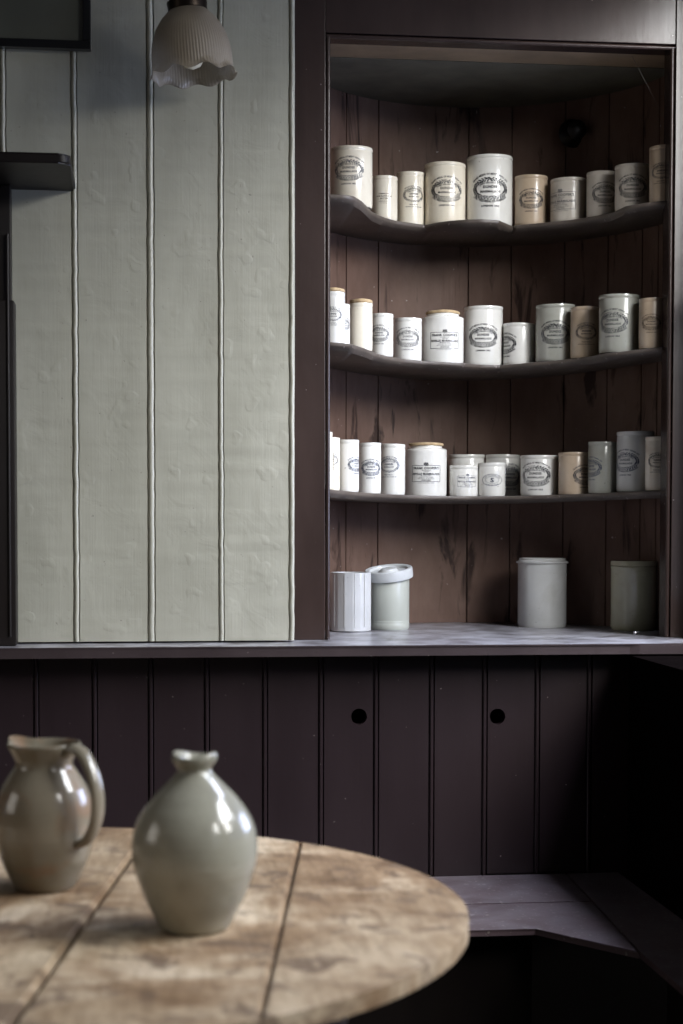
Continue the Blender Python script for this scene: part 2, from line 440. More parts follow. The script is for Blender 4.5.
# curved back made of upright boards
def back_t(px, py=500):
    """ellipse parameter where the ray meets the niche back"""
    d = ray(px, py); best = None
    for k in range(0, 2001):
        t = PI * k / 2000; x, y = ell(t); xr = d.x * y / d.y
        e = abs(xr - x)
        if best is None or e < best[0]: best = (e, t)
    return best[1]
joints = sorted([back_t(p) for p in (346, 378, 467, 510, 563, 606, 640)])
joints = [PI * .93] + [t for t in joints[::-1]] + [PI * .12, PI * .05]
joints = sorted(set(round(j, 4) for j in joints), reverse=True)
ZN = zT + .006
bm = bmesh.new(); inner = [];
ts = []
allj = [PI] + joints + [0]
for a, b in zip(allj, allj[1:]):
    k = max(2, int((a - b) / .07))
    for i in range(k):
        ts.append((a + (b - a) * i / k, i == 0 and a != PI))
ts.append((0, False))
for t, isj in ts:
    if isj:
        for dt, dep in ((.004, 0), (.0012, .006), (-.0012, .006), (-.004, 0)):
            inner.append(ell(t + dt, EA + dep, EB + dep))
    else: inner.append(ell(t))
outer = [ell(PI * k / 30, EA + .03, EB + .03) for k in range(31)]
wobj('back_panel', prism(inner + outer, ZS + .0005, ZN + .03), M['back'], cb)
wobj('lintel_beam', nbox(CX - EA, CX + EA, YS + .052, YS + .155, zT + .002, zT + .06, bev=.003), M['beam'], cb)
cp = [ell(PI * k / 30, EA - .001, EB - .001) for k in range(1, 30)]
cp = [p for p in cp if p[1] > YS + .165]
wobj('soffit', prism([(cp[0][0], YS + .165)] + cp + [(cp[-1][0], YS + .165)], zT + .004, zT + .03), M['plaster'], cb)
kn = ell(back_t(572, 135)); kp = onY(572, 134, kn[1] - .004)
bm = lathe([(0, 0), (.019, 0), (.021, .004), (.016, .010), (.009, .014), (.008, .024), (.013, .030), (.014, .038), (.008, .044), (0, .045)], 32)
bmesh.ops.scale(bm, verts=bm.verts, vec=(1.65, 1.65, 1.3)); bmesh.ops.rotate(bm, verts=bm.verts, matrix=Matrix.Rotation(PI / 2, 3, 'X')); bmesh.ops.translate(bm, verts=bm.verts, vec=kp)
wobj('knob', bm, M['knob'], cb, smooth=True)

# shelves
class Shelf:
    def __init__(s, z0, sag, pts, th=.017):
        s.z0, s.sag = z0, sag; s.pts = []
        for px, py in pts:
            z = z0
            for _ in range(12):
                p = onZ(px, py, z); z = s.z(p.x)
            s.pts.append((p.x, p.y))
        s.th = th
    def z(s, x):
        q = min(1, abs(x - CX) / .4); return s.z0 - s.sag * (1 - q * q)
    def front(s, x):
        for (xa, ya), (xb, yb) in zip(s.pts, s.pts[1:]):
            if xa <= x <= xb: return ya + (yb - ya) * (x - xa) / (xb - xa)
        return s.pts[0][1] if x < s.pts[0][0] else s.pts[-1][1]
    def clear(s, x, y):
        best = 9
        for a, b in zip(s.pts, s.pts[1:]):
            ax, ay = a; bx, by = b; t = max(0, min(1, ((x - ax) * (bx - ax) + (y - ay) * (by - ay)) / ((bx - ax) ** 2 + (by - ay) ** 2 + 1e-12)))
            best = min(best, math.hypot(x - ax - t * (bx - ax), y - ay - t * (by - ay)))
        return best
    def build(s):
        raw = [(CX - EA + .012, YS + .055)] + s.pts + [(CX + EA - .012, YS + .055)]
        f = []
        for (xa, ya), (xb, yb) in zip(raw, raw[1:]):
            k = max(1, int(abs(xb - xa) / .008))
            f += [(xa + (xb - xa) * i / k, ya + (yb - ya) * i / k) for i in range(k)]
        f.append(raw[-1])
        bm = bmesh.new(); rows = []
        for i, (x, y) in enumerate(f):
            q = (x - CX) / (EA - .002); q = max(-.9995, min(.9995, q))
            yb = YS + .02 + (EB - .002) * (math.sin(math.acos(q))) ** .9
            yb = max(yb, y + .004)
            z = s.z(x); jit = .0008 * mn.noise(Vector((x * 60, z0_ * 9, 0)))
            y += jit; R = .003
            pr = [(yb, z), (y + R, z), (y + R * .3, z - R * .3), (y, z - R), (y, z - .0065), (y + .0015, z - .009), (y + .020, z - s.th), (yb, z - s.th)]
            rows.append([bm.verts.new((x, a, b)) for a, b in pr])
        for A, B in zip(rows, rows[1:]):
            for k in range(8): bm.faces.new((A[k], A[(k + 1) % 8], B[(k + 1) % 8], B[k]))
        bm.faces.new(rows[0]); bm.faces.new(rows[-1])
        wobj('shelf', bm, M['shelf'], cb, smooth=True)
def zat(px, py, y): return onY(px, py, y).z
ye = YS + .042
S1 = [(332, 194), (345, 194.5), (354, 196), (362, 201), (373, 212), (384, 217), (396, 220.5), (410, 222.5), (424, 224.5), (427, 224.3), (438.6, 222), (452, 220.3), (465, 219.4), (482, 219), (499, 220), (508, 224), (513, 226), (516, 225), (532, 223.5), (549, 222), (568, 220), (586, 217.5), (600, 215), (614, 212), (626, 206), (648, 202.3), (668, 200)]
S2 = [(330.5, 341.7), (341, 342.5), (352, 344), (367, 349), (376, 353), (386, 355.6), (404, 359), (425, 361), (445, 362), (462, 362.8), (482, 364.5), (500, 365), (515, 364), (532, 362.3), (553, 360.6), (575, 358.3), (590, 356.3), (603, 354), (618, 350.5), (631, 348), (648, 346.3), (667, 345)]
S3 = [(329, 487.3), (340, 488), (352, 489.3), (367, 491), (388, 492.6), (412, 493.8), (430, 494.6), (452, 495), (475, 495.8), (500, 496.3), (532, 495.5), (560, 494.8), (589, 493.8), (604, 493.2), (617, 492.5), (640, 491.3), (665, 490.5)]
z0_ = 0
shelves = []
for pts, mid, midy in ((S1, 486, 3.90), (S2, 490, 3.95), (S3, 495, 3.98)):
    ze = (zat(pts[0][0], pts[0][1], ye) + zat(pts[-1][0], pts[-1][1], ye)) / 2
    py = min(pts, key=lambda p: abs(p[0] - mid))[1]
    zm = zat(mid, py, midy)
    print('shelf ends z', round(zat(pts[0][0], pts[0][1], ye), 4), round(zat(pts[-1][0], pts[-1][1], ye), 4), 'mid', round(zm, 4))
    s = Shelf(ze, ze - zm, pts)
    print('  depths', [round(p[1], 3) for p in s.pts])
    s.pts = [(x, min(max(y, YS + .03), 4.02)) for x, y in s.pts]
    k_ = len(shelves)
    if k_ == 1:
        xr_ = s.pts[-1][0]; x0_ = wx(603, 3.74, 355)
        s.pts = [(x, y if x < x0_ else 3.745 - .09 * ((x - x0_) / (xr_ - x0_)) ** .8) for x, y in s.pts]
    if k_ == 2:
        s.pts = [(x, 3.66 + .31 * (1 - min(1, abs(x - CX) / .375) ** 2.3)) for x, y in s.pts]
    s.build(); shelves.append(s)
class Counter:
    pts = [(CX - EA, YC), (CX + EA, YC)]
    def z(s, x): return ZS
    def front(s, x): return YC
    def clear(s, x, y): return 1

# ------------------------------------------------------------------ printed labels
_tc = {}
def text_mesh(body, size, width=None, bold=0):
    key = (body, size, width, bold)
    if key in _tc: return _tc[key]
    cu = bpy.data.curves.new('t', 'FONT'); cu.body = body; cu.size = size; cu.align_x = 'CENTER'; cu.resolution_u = 2; cu.space_character = 1.12; cu.offset = bold * size
    o = bpy.data.objects.new('t', cu); C.objects.link(o)
    me = bpy.data.meshes.new_from_object(o)
    V = [(v.co.x, v.co.y) for v in me.vertices]; Fc = [tuple(p.vertices) for p in me.polygons]
    bpy.data.objects.remove(o); bpy.data.curves.remove(cu); bpy.data.meshes.remove(me)
    xs = [v[0] for v in V]; cx_ = (min(xs) + max(xs)) / 2; w = max(xs) - min(xs)
    k = (width / w) if width else 1
    V = [((x - cx_) * k, y) for x, y in V]
    _tc[key] = (V, Fc); return _tc[key]
def arc_tab(a, b, top):
    N = 400; L = [0]; P = []
    for i in range(N + 1):
        t = PI * (1 - i / N) if top else PI * (1 + i / N)
        P.append((a * math.cos(t), b * math.sin(t)))
        if i: L.append(L[-1] + math.dist(P[-1], P[-2]))
    return L, P
def bend(V, a, b, top):
    L, P = arc_tab(a, b, top); half = L[-1] / 2; out = []
    for x, y in V:
        s = max(0, min(L[-1] - 1e-6, half + x)); lo = 0; hi = len(L) - 1
        while hi - lo > 1:
            m = (lo + hi) // 2
            if L[m] <= s: lo = m
            else: hi = m
        t = (s - L[lo]) / (L[hi] - L[lo]); p = [P[lo][k] + (P[hi][k] - P[lo][k]) * t for k in (0, 1)]
        dx, dy = P[hi][0] - P[lo][0], P[hi][1] - P[lo][1]; q = math.hypot(dx, dy)
        nx, ny = -dy / q, dx / q
        out.append((p[0] + nx * y, p[1] + ny * y))
    return out
class Lab:
    def __init__(s): s.V = []; s.F = []
    def add(s, V, Fc, ox=0, oy=0):
        n = len(s.V); s.V += [(x + ox, y + oy) for x, y in V]; s.F += [tuple(i + n for i in f) for f in Fc]
    def line(s, t, y, size, width=None, bold=.0, x=0):
        V, Fc = text_mesh(t, size, width, bold); s.add(V, Fc, x, y)
    def arc(s, t, a, b, top, size, width, bold=0):
        V, Fc = text_mesh(t, size, width, bold); s.add(bend(V, a, b, top), Fc)
    def ring(s, a, b, w, n=90, a0=0, a1=2 * PI, cy=0):
        V = []; Fc = []
        for i in range(n + 1):
            t = a0 + (a1 - a0) * i / n
            V += [(a * math.cos(t), cy + b * math.sin(t)), ((a - w) * math.cos(t), cy + (b - w) * math.sin(t))]
        for i in range(n): Fc.append((2 * i, 2 * i + 1, 2 * i + 3, 2 * i + 2))
        s.add(V, Fc)
    def quad(s, cx, cy, l, w, ang):
        c, q = math.cos(ang), math.sin(ang)
        s.add([(cx + x * c - y * q, cy + x * q + y * c) for x, y in ((-l, 0), (-l * .2, -w), (l, 0), (-l * .2, w))], [(0, 1, 2, 3)])
    def rect(s, x0, x1, y0, y1):
        n = max(1, int((x1 - x0) / .12))
        for i in range(n):
            a = x0 + (x1 - x0) * i / n; b = x0 + (x1 - x0) * (i + 1) / n
            s.add([(a, y0), (b, y0), (b, y1), (a, y1)], [(0, 1, 2, 3)])
def wreath(L, a, b, w, n=32, cy=0):
    rr = random.Random(3)
    for i in range(n):
        for k in (-1, 1):
            t = 2 * PI * (i + .25 * k) / n
            up = 1 if math.cos(t) >= 0 else -1
            am, bm_ = a - w * (.5 - .22 * k), b - w * (.5 - .22 * k)
            tx, ty = -am * math.sin(t), bm_ * math.cos(t); ang = math.atan2(ty, tx) + (.6 * k) * up + (0 if up > 0 else PI)
            L.quad(am * math.cos(t), cy + bm_ * math.sin(t), w * .44 * rr.uniform(.6, 1.25), w * .165 * rr.uniform(.7, 1.25), ang + rr.uniform(-.2, .2))
    L.ring(a - w * .48, b - w * .48, w * .05, cy=cy)
def L_keiller():
    L = Lab()
    wreath(L, .97, .68, .27)
    L.arc('GRAND MEDAL OF MERIT VIENNA 1873', 1.02, .79, True, .16, 2.0, .035)
    L.arc('JAMES KEILLER & SONS', .62, .30, True, .15, 1.15, .03)
    L.line('DUNDEE', .03, .22, .74, .04); L.line('MARMALADE', -.23, .19, 1.02, .035)
    L.arc('ONLY PRIZE MEDAL FOR MARMALADE', 1.07, .80, False, .18, 1.95, .05)
    L.line('LONDON 1862', -1.05, .15, .9, .045)
    return L
def L_keiller2():
    L = Lab()
    wreath(L, .95, .72, .24, 34, .12)
    V, Fc = text_mesh('GRAND MEDAL OF MERIT', .16, 1.6, .03); L.add([(x, y + .12) for x, y in bend(V, 1.0, .77, True)], Fc)
    V, Fc = text_mesh('JAMES KEILLER & SONS', .15, 1.05, .03); L.add([(x, y + .14) for x, y in bend(V, .6, .32, True)], Fc)
    L.line('DUNDEE', .14, .23, .72, .05); L.line('MARMALADE', -.10, .17, .85, .035)
    L.line('PRIZE MEDAL', -.84, .14, .76, .03); L.line('LONDON 1862 VIENNA 1873', -1.04, .13, 1.4, .03)
    return L
def crest(L, cy):
    L.ring(.10, .075, .03, 20, cy=cy)
    for k in range(7):
        t = PI * k / 6; L.quad(.12 * math.cos(t), cy + .06 + .06 * math.sin(t), .05, .025, t)
    L.rect(-.11, .11, cy - .11, cy - .06); L.quad(0, cy, .05, .05, PI / 2)
    for k in (-1, 1): L.quad(.13 * k, cy - .02, .06, .04, PI / 2)
def L_cooper():
    L = Lab(); w = .03
    L.rect(-1, -.14, .60, .60 + w); L.rect(.14, 1, .60, .60 + w); L.rect(-1, 1, -.62, -.62 + w)
    for sx in (-1, 1 - w): L.add([(sx, -.62), (sx + w, -.62), (sx + w, .62), (sx, .62)], [(0, 1, 2, 3)])
    crest(L, .70)
    L.line("FRANK COOPER'S", .33, .24, 1.75, .04); L.line('CELEBRATED', .21, .09, .6, .01)
    L.line('OXFORD', .10, .09, .4, .01)
    L.line('SEVILLE MARMALADE', -.10, .21, 1.88, .04); L.line('MADE BY', -.2, .09, .7, .01); L.line('FRANK COOPER', -.31, .09, .95, .01)
    L.line('VICTORIA BUILDINGS', -.42, .085, 1.1, .01); L.line('OXFORD', -.55, .13, .6, .02); L.line('AT NO 84 HIGH STREET', -.74, .08, 1.1, .01)
    return L
def L_butter():
    L = Lab()
    L.line('CUMBERLAND', .45, .24, 1.4, .04); L.line('RUM FLAVOURED', .10, .26, 1.9, .045); L.line('BUTTER', -.24, .28, .95, .04)
    L.line('PREPARED BY', -.46, .13, .95, .0); L.line('WHITEHAVEN', -.66, .15, 1.3, .01); L.line('CUMBRIA', -.86, .13, .8, .0)
    return L
def L_s():
    L = Lab()
    L.ring(.95, .62, .04); L.ring(.62, .36, .025, 60)
    L.arc('SCOTTISH MARMALADE', .70, .42, True, .14, 1.5, .01); L.arc('PURE ORANGE', .9, .57, False, .14, 1.2, .01)
    L.line('S', -.22, .62, .32, .03)
    return L
LABS = dict(keiller=L_keiller(), keiller2=L_keiller2(), cooper=L_cooper(), butter=L_butter(), s=L_s())
def wrap_label(parent, kind, r, zc, hw, az, mat, squash=1.0):
    L = LABS[kind]; bm = bmesh.new(); rr = r + .00025
    vs = []
    for x, y in L.V:
        a = az + x * hw / r
        vs.append(bm.verts.new((rr * math.cos(a), rr * math.sin(a), zc + y * hw * squash)))
    for f in L.F:
        try: bm.faces.new([vs[i] for i in f])
        except Exception: pass
    me = bpy.data.meshes.new('printed_label'); bm.to_mesh(me); bm.free(); me.materials.append(mat)
    o = bpy.data.objects.new('printed_label', me); C.objects.link(o); o.parent = parent
    return o

# ------------------------------------------------------------------ jars
def jar_profile(r, h, style):
    w = .005
    if style == 'keiller':
        o = [(0, .001), (r * .9, .001), (r * .96, 0), (r * .985, .003), (r, .008), (r, h * .55), (r, h - .012), (r * .985, h - .0105), (r * .985, h - .0085), (r * 1.008, h - .007), (r * 1.012, h - .0035), (r * .995, h - .0005), (r - w * .6, h)]
    elif style == 'cooper':
        o = [(0, .001), (r * .9, .001), (r * .97, 0), (r, .006), (r, h * .87), (r * 1.006, h * .90), (r * .99, h * .922), (r * .93, h * .935), (r * .86, h * .945), (r * .785, h * .955), (r * .77, h * .975), (r * .765, h)]
        return o + [(r * .70, h), (r * .68, h * .94), (r - w * 1.4, h * .85), (r - w * 1.2, .01), (0, .008)]
    elif style == 'flange':
        o = [(0, .001), (r * .9, .001), (r * .96, 0), (r, .008), (r, h - .018), (r * 1.0, h - .014), (r * 1.065, h - .0125), (r * 1.07, h - .0085), (r * 1.0, h - .007), (r * .95, h - .005), (r * .95, h - .001), (r * .93, h)]
        return o + [(r * .86, h), (r * .85, h - .02), (r - w * 1.4, h - .03), (r - w * 1.3, .01), (0, .008)]
    elif style == 'plain':
        o = [(0, .001), (r * .9, .001), (r * .97, 0), (r, .006), (r, h - .008), (r * .997, h - .003), (r * .975, h)]
    return o + [(r - w * 1.3, h - .002), (r - w * 1.4, h - .02), (r - w * 1.3, .012), (0, .009)]
def tiltrim(seed, chip=0):
    def fn(a, r, z, j): return r * (1 + .004 * math.sin(2 * a + seed)), z + (.0006 * math.sin(a + seed) if z > .02 else 0)
    return fn
placed = []
def jar(sh, x0, x1, ytop, style, mat, lab=None, az=0, lsc=.82, lz=.5, ink='ink', cork=0, back=0.0, name='marmalade_jar', label='', group=None, cat='jar', y=None, squash=.86):
    pc = (x0 + x1) / 2
    # iterate centre depth so the front of the jar stands just inside the shelf's front edge
    yc = (sh.front(wx(pc, 3.9, 300)) + .05) if y is None else y
    for _ in range(14):
        d = onY(pc, ytop + 25, yc); dist = math.hypot(d.x, d.y)
        ww = (x1 - x0) / F * (RM.transposed() @ (d - CAM)).z * -1; r = ww / 2
        if y is None:
            f = sh.front(d.x); yc2 = f + r + .004 + back
            if sh.clear(d.x, yc2) < r + .002: yc2 = yc + (r + .004 - sh.clear(d.x, yc)) * .5 if sh.clear(d.x, yc) < r + .003 else yc
            if _ < 3: yc2 = f + r + .004 + back
            yc = yc2
    c = onY(pc, ytop + 25, yc); z = sh.z(c.x)
    # keep the disc inside the niche back
    zt = onY(pc, ytop, yc - r).z; h = zt - z
    e = thing(name, (c.x, c.y, z), label, cat, group)
    fa = math.atan2(-c.y, -c.x)    # azimuth that faces the camera
    obj('body', lathe(jar_profile(r, h, style), 72, tiltrim(c.x * 40)), mat, e, smooth=True)
    if lab:
        hw = min(lsc * r, 9); az_ = fa + math.radians(az)
        wrap_label(e, lab, r, h * lz, hw, az_, M[ink], squash)
    if cork:
        rr = r * cork
        bm = lathe([(0, h - .012), (rr * .93, h - .012), (rr * .93, h + .0005), (rr * 1.03, h + .001), (rr * 1.05, h + .0025), (rr * 1.03, h + .006), (rr * .97, h + .0075), (0, h + .0075)], 40,
                   lambda a, q, zz, j: (q * (1 + .012 * math.sin(7 * a + 1)), zz + .0006 * math.sin(3 * a)))
        obj('cork_lid', bm, M['cork'], e, smooth=True)
    placed.append((label, c.x, c.y, r, z, h)); return e

s1, s2, s3 = shelves; ct = Counter()
G1, G2, G3 = 'stoneware jars on the top shelf', 'stoneware jars on the middle shelf', 'stoneware jars on the third shelf'
JAR_LIST = [
 # shelf 1
 (s1, 330.5, 372.5, 144.5, 'keiller', 'cream', 'keiller', -8, .80, .60, 'ink_faded', 0, .0, 'large cream marmalade jar with faded oval print at far left of top shelf', G1),
 (s1, 371, 397.5, 175, 'keiller', 'cream', 'butter', 0, .62, .50, 'ink_brown', 0, .0, 'small cream rum butter jar with brown lettering, second from left on top shelf', G1),
 (s1, 396, 424.3, 170.5, 'keiller', 'cream', 'keiller2', 16, .86, .52, 'ink', 0, .0, 'slim cream jar with bold round wreath print, third from left on top shelf', G1),
 (s1, 424.3, 465.5, 161, 'keiller', 'cream', 'keiller', 6, .86, .54, 'ink', 0, .0, 'wide cream jar with black oval wreath beside the tallest grey-white jar on top shelf', G1),
 (s1, 466.3, 512.3, 153.3, 'keiller', 'white_glaze', 'keiller', 3, .86, .50, 'ink', 0, .0, 'biggest grey-white marmalade jar with sharp oval print in middle of top shelf', G1),
 (s1, 514.8, 547.6, 173.7, 'keiller', 'tan', 'keiller', 0, .84, .50, 'ink', 0, .0, 'tan marmalade jar just right of the biggest jar on top shelf', G1),
 (s1, 550.6, 586, 176.5, 'keiller', 'rose', 'cooper', -28, .92, .46, 'ink_faded', 0, .0, 'stained pale jar with square boxed print on top shelf', G1),
 (s1, 586.6, 617.5, 170, 'keiller', 'rose', 'keiller', 12, .95, .50, 'ink', 0, .0, 'pale tan jar with oval print overlapped by whiter jar to its right on top shelf', G1),
 (s1, 615, 650.5, 162.2, 'keiller', 'rose', 'keiller', 0, .92, .48, 'ink', 0, .0, 'off-white jar with oval print, second from right on top shelf', G1),
 (s1, 649.5, 679, 144, 'keiller', 'tan', 'keiller2', -12, .80, .50, 'ink', 0, .0, 'tall tan jar at right end of top shelf partly behind the frame', G1),
 # shelf 2
 (s2, 322, 345, 291, 'keiller', 'white_glaze', 'keiller2', -4, .92, .52, 'ink', .94, .0, 'narrow corked white jar at far left of middle shelf', G2),
 (s2, 331, 350, 303, 'keiller', 'white_glaze', 'keiller', 20, .9, .52, 'ink_faded', 0, .062, 'white jar half hidden between two corked jars at left of middle shelf', G2),
 (s2, 349.5, 372.5, 302, 'keiller', 'cream', None, 0, 1, .5, 'ink', .95, .0, 'plain corked cream jar, second corked jar from left on middle shelf', G2),
 (s2, 370, 393.2, 313, 'keiller', 'white_glaze', 'keiller', -14, 1.0, .52, 'ink_faded', 0, .004, 'white jar with faded print beside the plain corked cream jar on middle shelf', G2),
 (s2, 394, 421.8, 317, 'keiller', 'white_glaze', 'keiller', 0, .98, .52, 'ink_faded', 0, .0, 'white jar with grey oval print left of the wide corked jar on middle shelf', G2),
 (s2, 421.9, 463.6, 312.3, 'cooper', 'white_glaze', 'cooper', 6, .72, .44, 'ink', .79, .0, 'wide corked marmalade jar with boxed print and crest on middle shelf', G2),
 (s2, 463.8, 502.7, 305, 'keiller', 'white_glaze', 'keiller', 0, .84, .48, 'ink', 0, .0, 'bright white jar with oval print at centre of middle shelf beside the corked jar', G2),
 (s2, 502.9, 535, 322.3, 'keiller', 'white_glaze', 'keiller', -58, .9, .5, 'ink', 0, .0, 'squat white jar with print turned to its left, on middle shelf', G2),
 (s2, 535.8, 575, 303, 'keiller', 'grey', 'keiller', 0, .84, .48, 'ink', 0, .0, 'large grey jar with oval print behind tan jar on middle shelf', G2),
 (s2, 570.5, 599, 306, 'keiller', 'tan', 'keiller2', 8, .88, .47, 'ink', 0, .0, 'tan jar with wreath print between two large grey jars on middle shelf', G2),
 (s2, 598.9, 640, 293, 'keiller', 'grey', 'keiller', -20, .82, .52, 'ink', 0, .0, 'tallest grey jar with oval print turned left near right of middle shelf', G2),
 (s2, 639, 664, 297, 'keiller', 'tan', 'keiller', 0, .9, .50, 'ink_brown', 0, .0, 'tan jar with brown print right of tallest grey jar on middle shelf', G2),
 (s2, 664.5, 684, 290, 'keiller', 'tan', 'keiller2', -20, .85, .5, 'ink', 0, .0, 'tan jar sliver at right end of middle shelf against the frame', G2),
 # shelf 3
 (s3, 314, 332.6, 431.6, 'keiller', 'cream', None, 0, .9, .5, 'ink', 0, .0, 'cream jar edge at far left of third shelf mostly behind the frame', G3),
 (s3, 319.5, 340, 437, 'keiller', 'cream', 'keiller2', 6, .9, .55, 'ink_faded', 0, .058, 'cream jar with faded round print, second from left on third shelf', G3),
 (s3, 336.5, 359, 439.2, 'keiller', 'white_glaze', 'keiller', 50, .92, .52, 'ink_blue', 0, .004, 'white jar with print turned to its right, third from left on third shelf', G3),
 (s3, 358, 381, 442.6, 'keiller', 'white_glaze', 'keiller', 10, 1.0, .50, 'ink_blue', 0, .0, 'bluish white jar with faded oval print, fourth from left on third shelf', G3),
 (s3, 380, 405.2, 443.6, 'keiller', 'white_glaze', 'keiller2', -18, .95, .55, 'ink_blue', 0, .0, 'white jar just left of the corked boxed-print jar on third shelf', G3),
 (s3, 405.7, 446.6, 445.3, 'cooper', 'white_glaze', 'cooper', 0, .74, .44, 'ink', .81, .0, 'wide corked marmalade jar with boxed print on third shelf', G3),
 (s3, 448, 484.8, 454, 'keiller', 'white_glaze', None, 0, .9, .5, 'ink', 0, .112, 'wide chipped white jar standing behind the small boxed-print jar on third shelf', G3),
 (s3, 449.3, 478, 465, 'keiller', 'white_glaze', 'cooper', 16, .70, .48, 'ink_blue', 0, .0, 'small white jar with boxed print in front row of third shelf', G3),
 (s3, 485.5, 519.8, 454.3, 'keiller', 'white_glaze', 'keiller', 26, .9, .5, 'ink_blue', 0, .108, 'white jar with oval print behind the small jar with S emblem on third shelf', G3),
 (s3, 478, 505.3, 462.5, 'keiller', 'white_glaze', 's', 2, .82, .48, 'ink_blue', 0, .0, 'small white jar with letter S emblem in front row of third shelf', G3),
 (s3, 520.5, 557.8, 454.6, 'keiller', 'white_glaze', 'keiller', -12, .9, .5, 'ink', 0, .0, 'off-white chipped jar with bold oval print right of the S emblem jar on third shelf', G3),
 (s3, 558.5, 589.5, 452, 'keiller', 'tan', 'keiller', 45, .9, .45, 'ink', 0, .0, 'stained tan jar on third shelf beside two grey jars', G3),
 (s3, 588, 616.3, 441.3, 'keiller', 'grey', 'keiller', -55, 1.0, .50, 'ink_blue', 0, .0, 'grey jar with blue print turned left, shorter of two grey jars on third shelf', G3),
 (s3, 616.8, 654, 430.7, 'keiller', 'drab', 'keiller', -34, .85, .50, 'ink_blue', 0, .046, 'tallest grey jar with blue print on third shelf', G3),
 (s3, 645.4, 670, 436.3, 'keiller', 'cream', 'keiller2', 0, .92, .52, 'ink', 0, .0, 'cream jar with tan rim at right end of third shelf', G3),
]
for (sh, x0, x1, yt, st, mt, lb, az, lsc, lz, ink, ck, bk, lab, grp) in JAR_LIST:
    jar(sh, x0, x1, yt, st, M[mt], lb, az, lsc, lz, ink, ck, bk, label=lab, group=grp)

# counter pieces
GC = None
# fluted cylinder
def piece(px, pyb, wpx, pyt, dep):
    c = onY(px, 600, dep); r = wpx / F * -(RM.transposed() @ (c - CAM)).z / 2
    h = onY(px, pyt, dep).z - ZS
    return (c.x, dep, ZS), r, h
loc, r, h = piece(350.5, 632, 41.5, 572.3, 3.90)
e = thing('fluted_container', loc, 'white vertically fluted cylinder at left end of cupboard counter', 'container')
def flute(a, q, z, j):
    return (q * (1 - .018 * abs(math.sin(a * 8)) ** .6) if 3 <= j <= 6 else q), z
fa = math.atan2(-loc[1], -loc[0])
bm = lathe([(0, .001), (r * .93, 0), (r, .003), (r * 1.0, .008), (r * 1.0, .010), (r, h * .5), (r, h - .004), (r * .99, h), (r - .006, h), (r - .007, h - .01), (r - .007, .01), (0, .008)], 96, flute)
obj('body', bm, M['mould'], e, smooth=True)
bm = bmesh.new()
for k in (-50, -16, 12, 42, 75): 
    a = fa + math.radians(k); x, y = (r * .9995) * math.cos(a), (r * .9995) * math.sin(a)
    tube([(x, y, .012), (x, y, h - .003)], .0006, 6, bm)
obj('seam', bm, M['drab'], e, smooth=True)
# jar with tilted lid
loc, r, h = piece(389, 631, 40.5, 579, 3.955)
e = thing('lidded_jar', loc, 'pale sage lidded jar with tilted lid beside fluted white cylinder', 'jar')
obj('body', lathe([(0, .001), (r * .93, 0), (r, .005), (r, .016), (r * .993, .017), (r, .018), (r, .021), (r * .993, .022), (r, .023), (r, h * .6), (r, h), (r * .97, h + .004), (r - .006, h + .004), (r - .007, .01), (0, .008)], 64), M['sage'], e, smooth=True)
lr = r * 1.19
bm = lathe([(lr * .90, -.004), (lr * .985, -.0045), (lr, 0), (lr * 1.0, .012), (lr * .985, .0175), (lr * .95, .019), (lr * .80, .0175), (lr * .74, .012), (lr * .45, .011), (lr * .38, .0145), (lr * .33, .0185), (lr * .2, .020), (0, .0205)], 64)
lid = obj('lid', bm, M['matte'], e, smooth=True)
lid.location = (.0, 0, h + .0065); 
lid.rotation_euler = (math.radians(8), math.radians(-6.5), 0)
# flanged jar
loc, r, h = piece(542, 628.5, 48.8, 557.8, 4.03)
e = thing('storage_jar', loc, 'tall grey-white stoneware jar with flanged neck at centre of counter', 'jar')
bm = lathe(jar_profile(r, h, 'flange'), 72)
obj('body', bm, M['drab'], e, smooth=True)
# khaki jar with lid
loc, r, h = piece(633.5, 632.5, 45.5, 566, 3.88)
e = thing('lidded_crock', loc, 'dark khaki glazed crock with flat lid at right end of counter', 'jar')
obj('body', lathe([(0, .001), (r * .92, 0), (r * .98, .004), (r, .012), (r, h - .006), (r * 1.012, h - .004), (r * 1.012, h - .001), (r * .99, h), (r - .007, h), (r - .007, .01), (0, .008)], 64), M['khaki'], e, smooth=True)
obj('lid', lathe([(0, h + .0002), (r * .985, h + .0002), (r * 1.02, h + .002), (r * 1.025, h + .009), (r * 1.0, h + .0125), (r * .9, h + .0135), (0, h + .0135)], 64), M['khaki'], e, smooth=True)
# little screw on the counter
p = onZ(637, 633.5, ZS + .004)
bm = lathe([(0, 0), (.0045, 0), (.0048, .0015), (.003, .003), (.0018, .0035), (.0016, .012), (.0004, .016), (0, .0163)], 16)
bmesh.ops.rotate(bm, verts=bm.verts, matrix=Matrix.Rotation(math.radians(84), 3, 'Y'))
o = obj('screw', bm, M['steel'], None, smooth=True, loc=(p.x - .006, min(p.y, 3.80), ZS + .0049)); o.rotation_euler = (0, math.radians(-6), .35)
tag(o, 'small bright screw lying on counter in front of khaki crock', 'screw')
# cobweb thread
a = onY(632, 56, YS + .06); b = onY(667, 123, YS + .075); mpt = (a + b) / 2 + Vector((.002, 0, -.004))
o = obj('cobweb_strand', tube(spline([a, mpt, b], 8), .0004, 5), M['thread']); tag(o, 'single cobweb strand slanting across top right corner of the cupboard', 'cobweb')

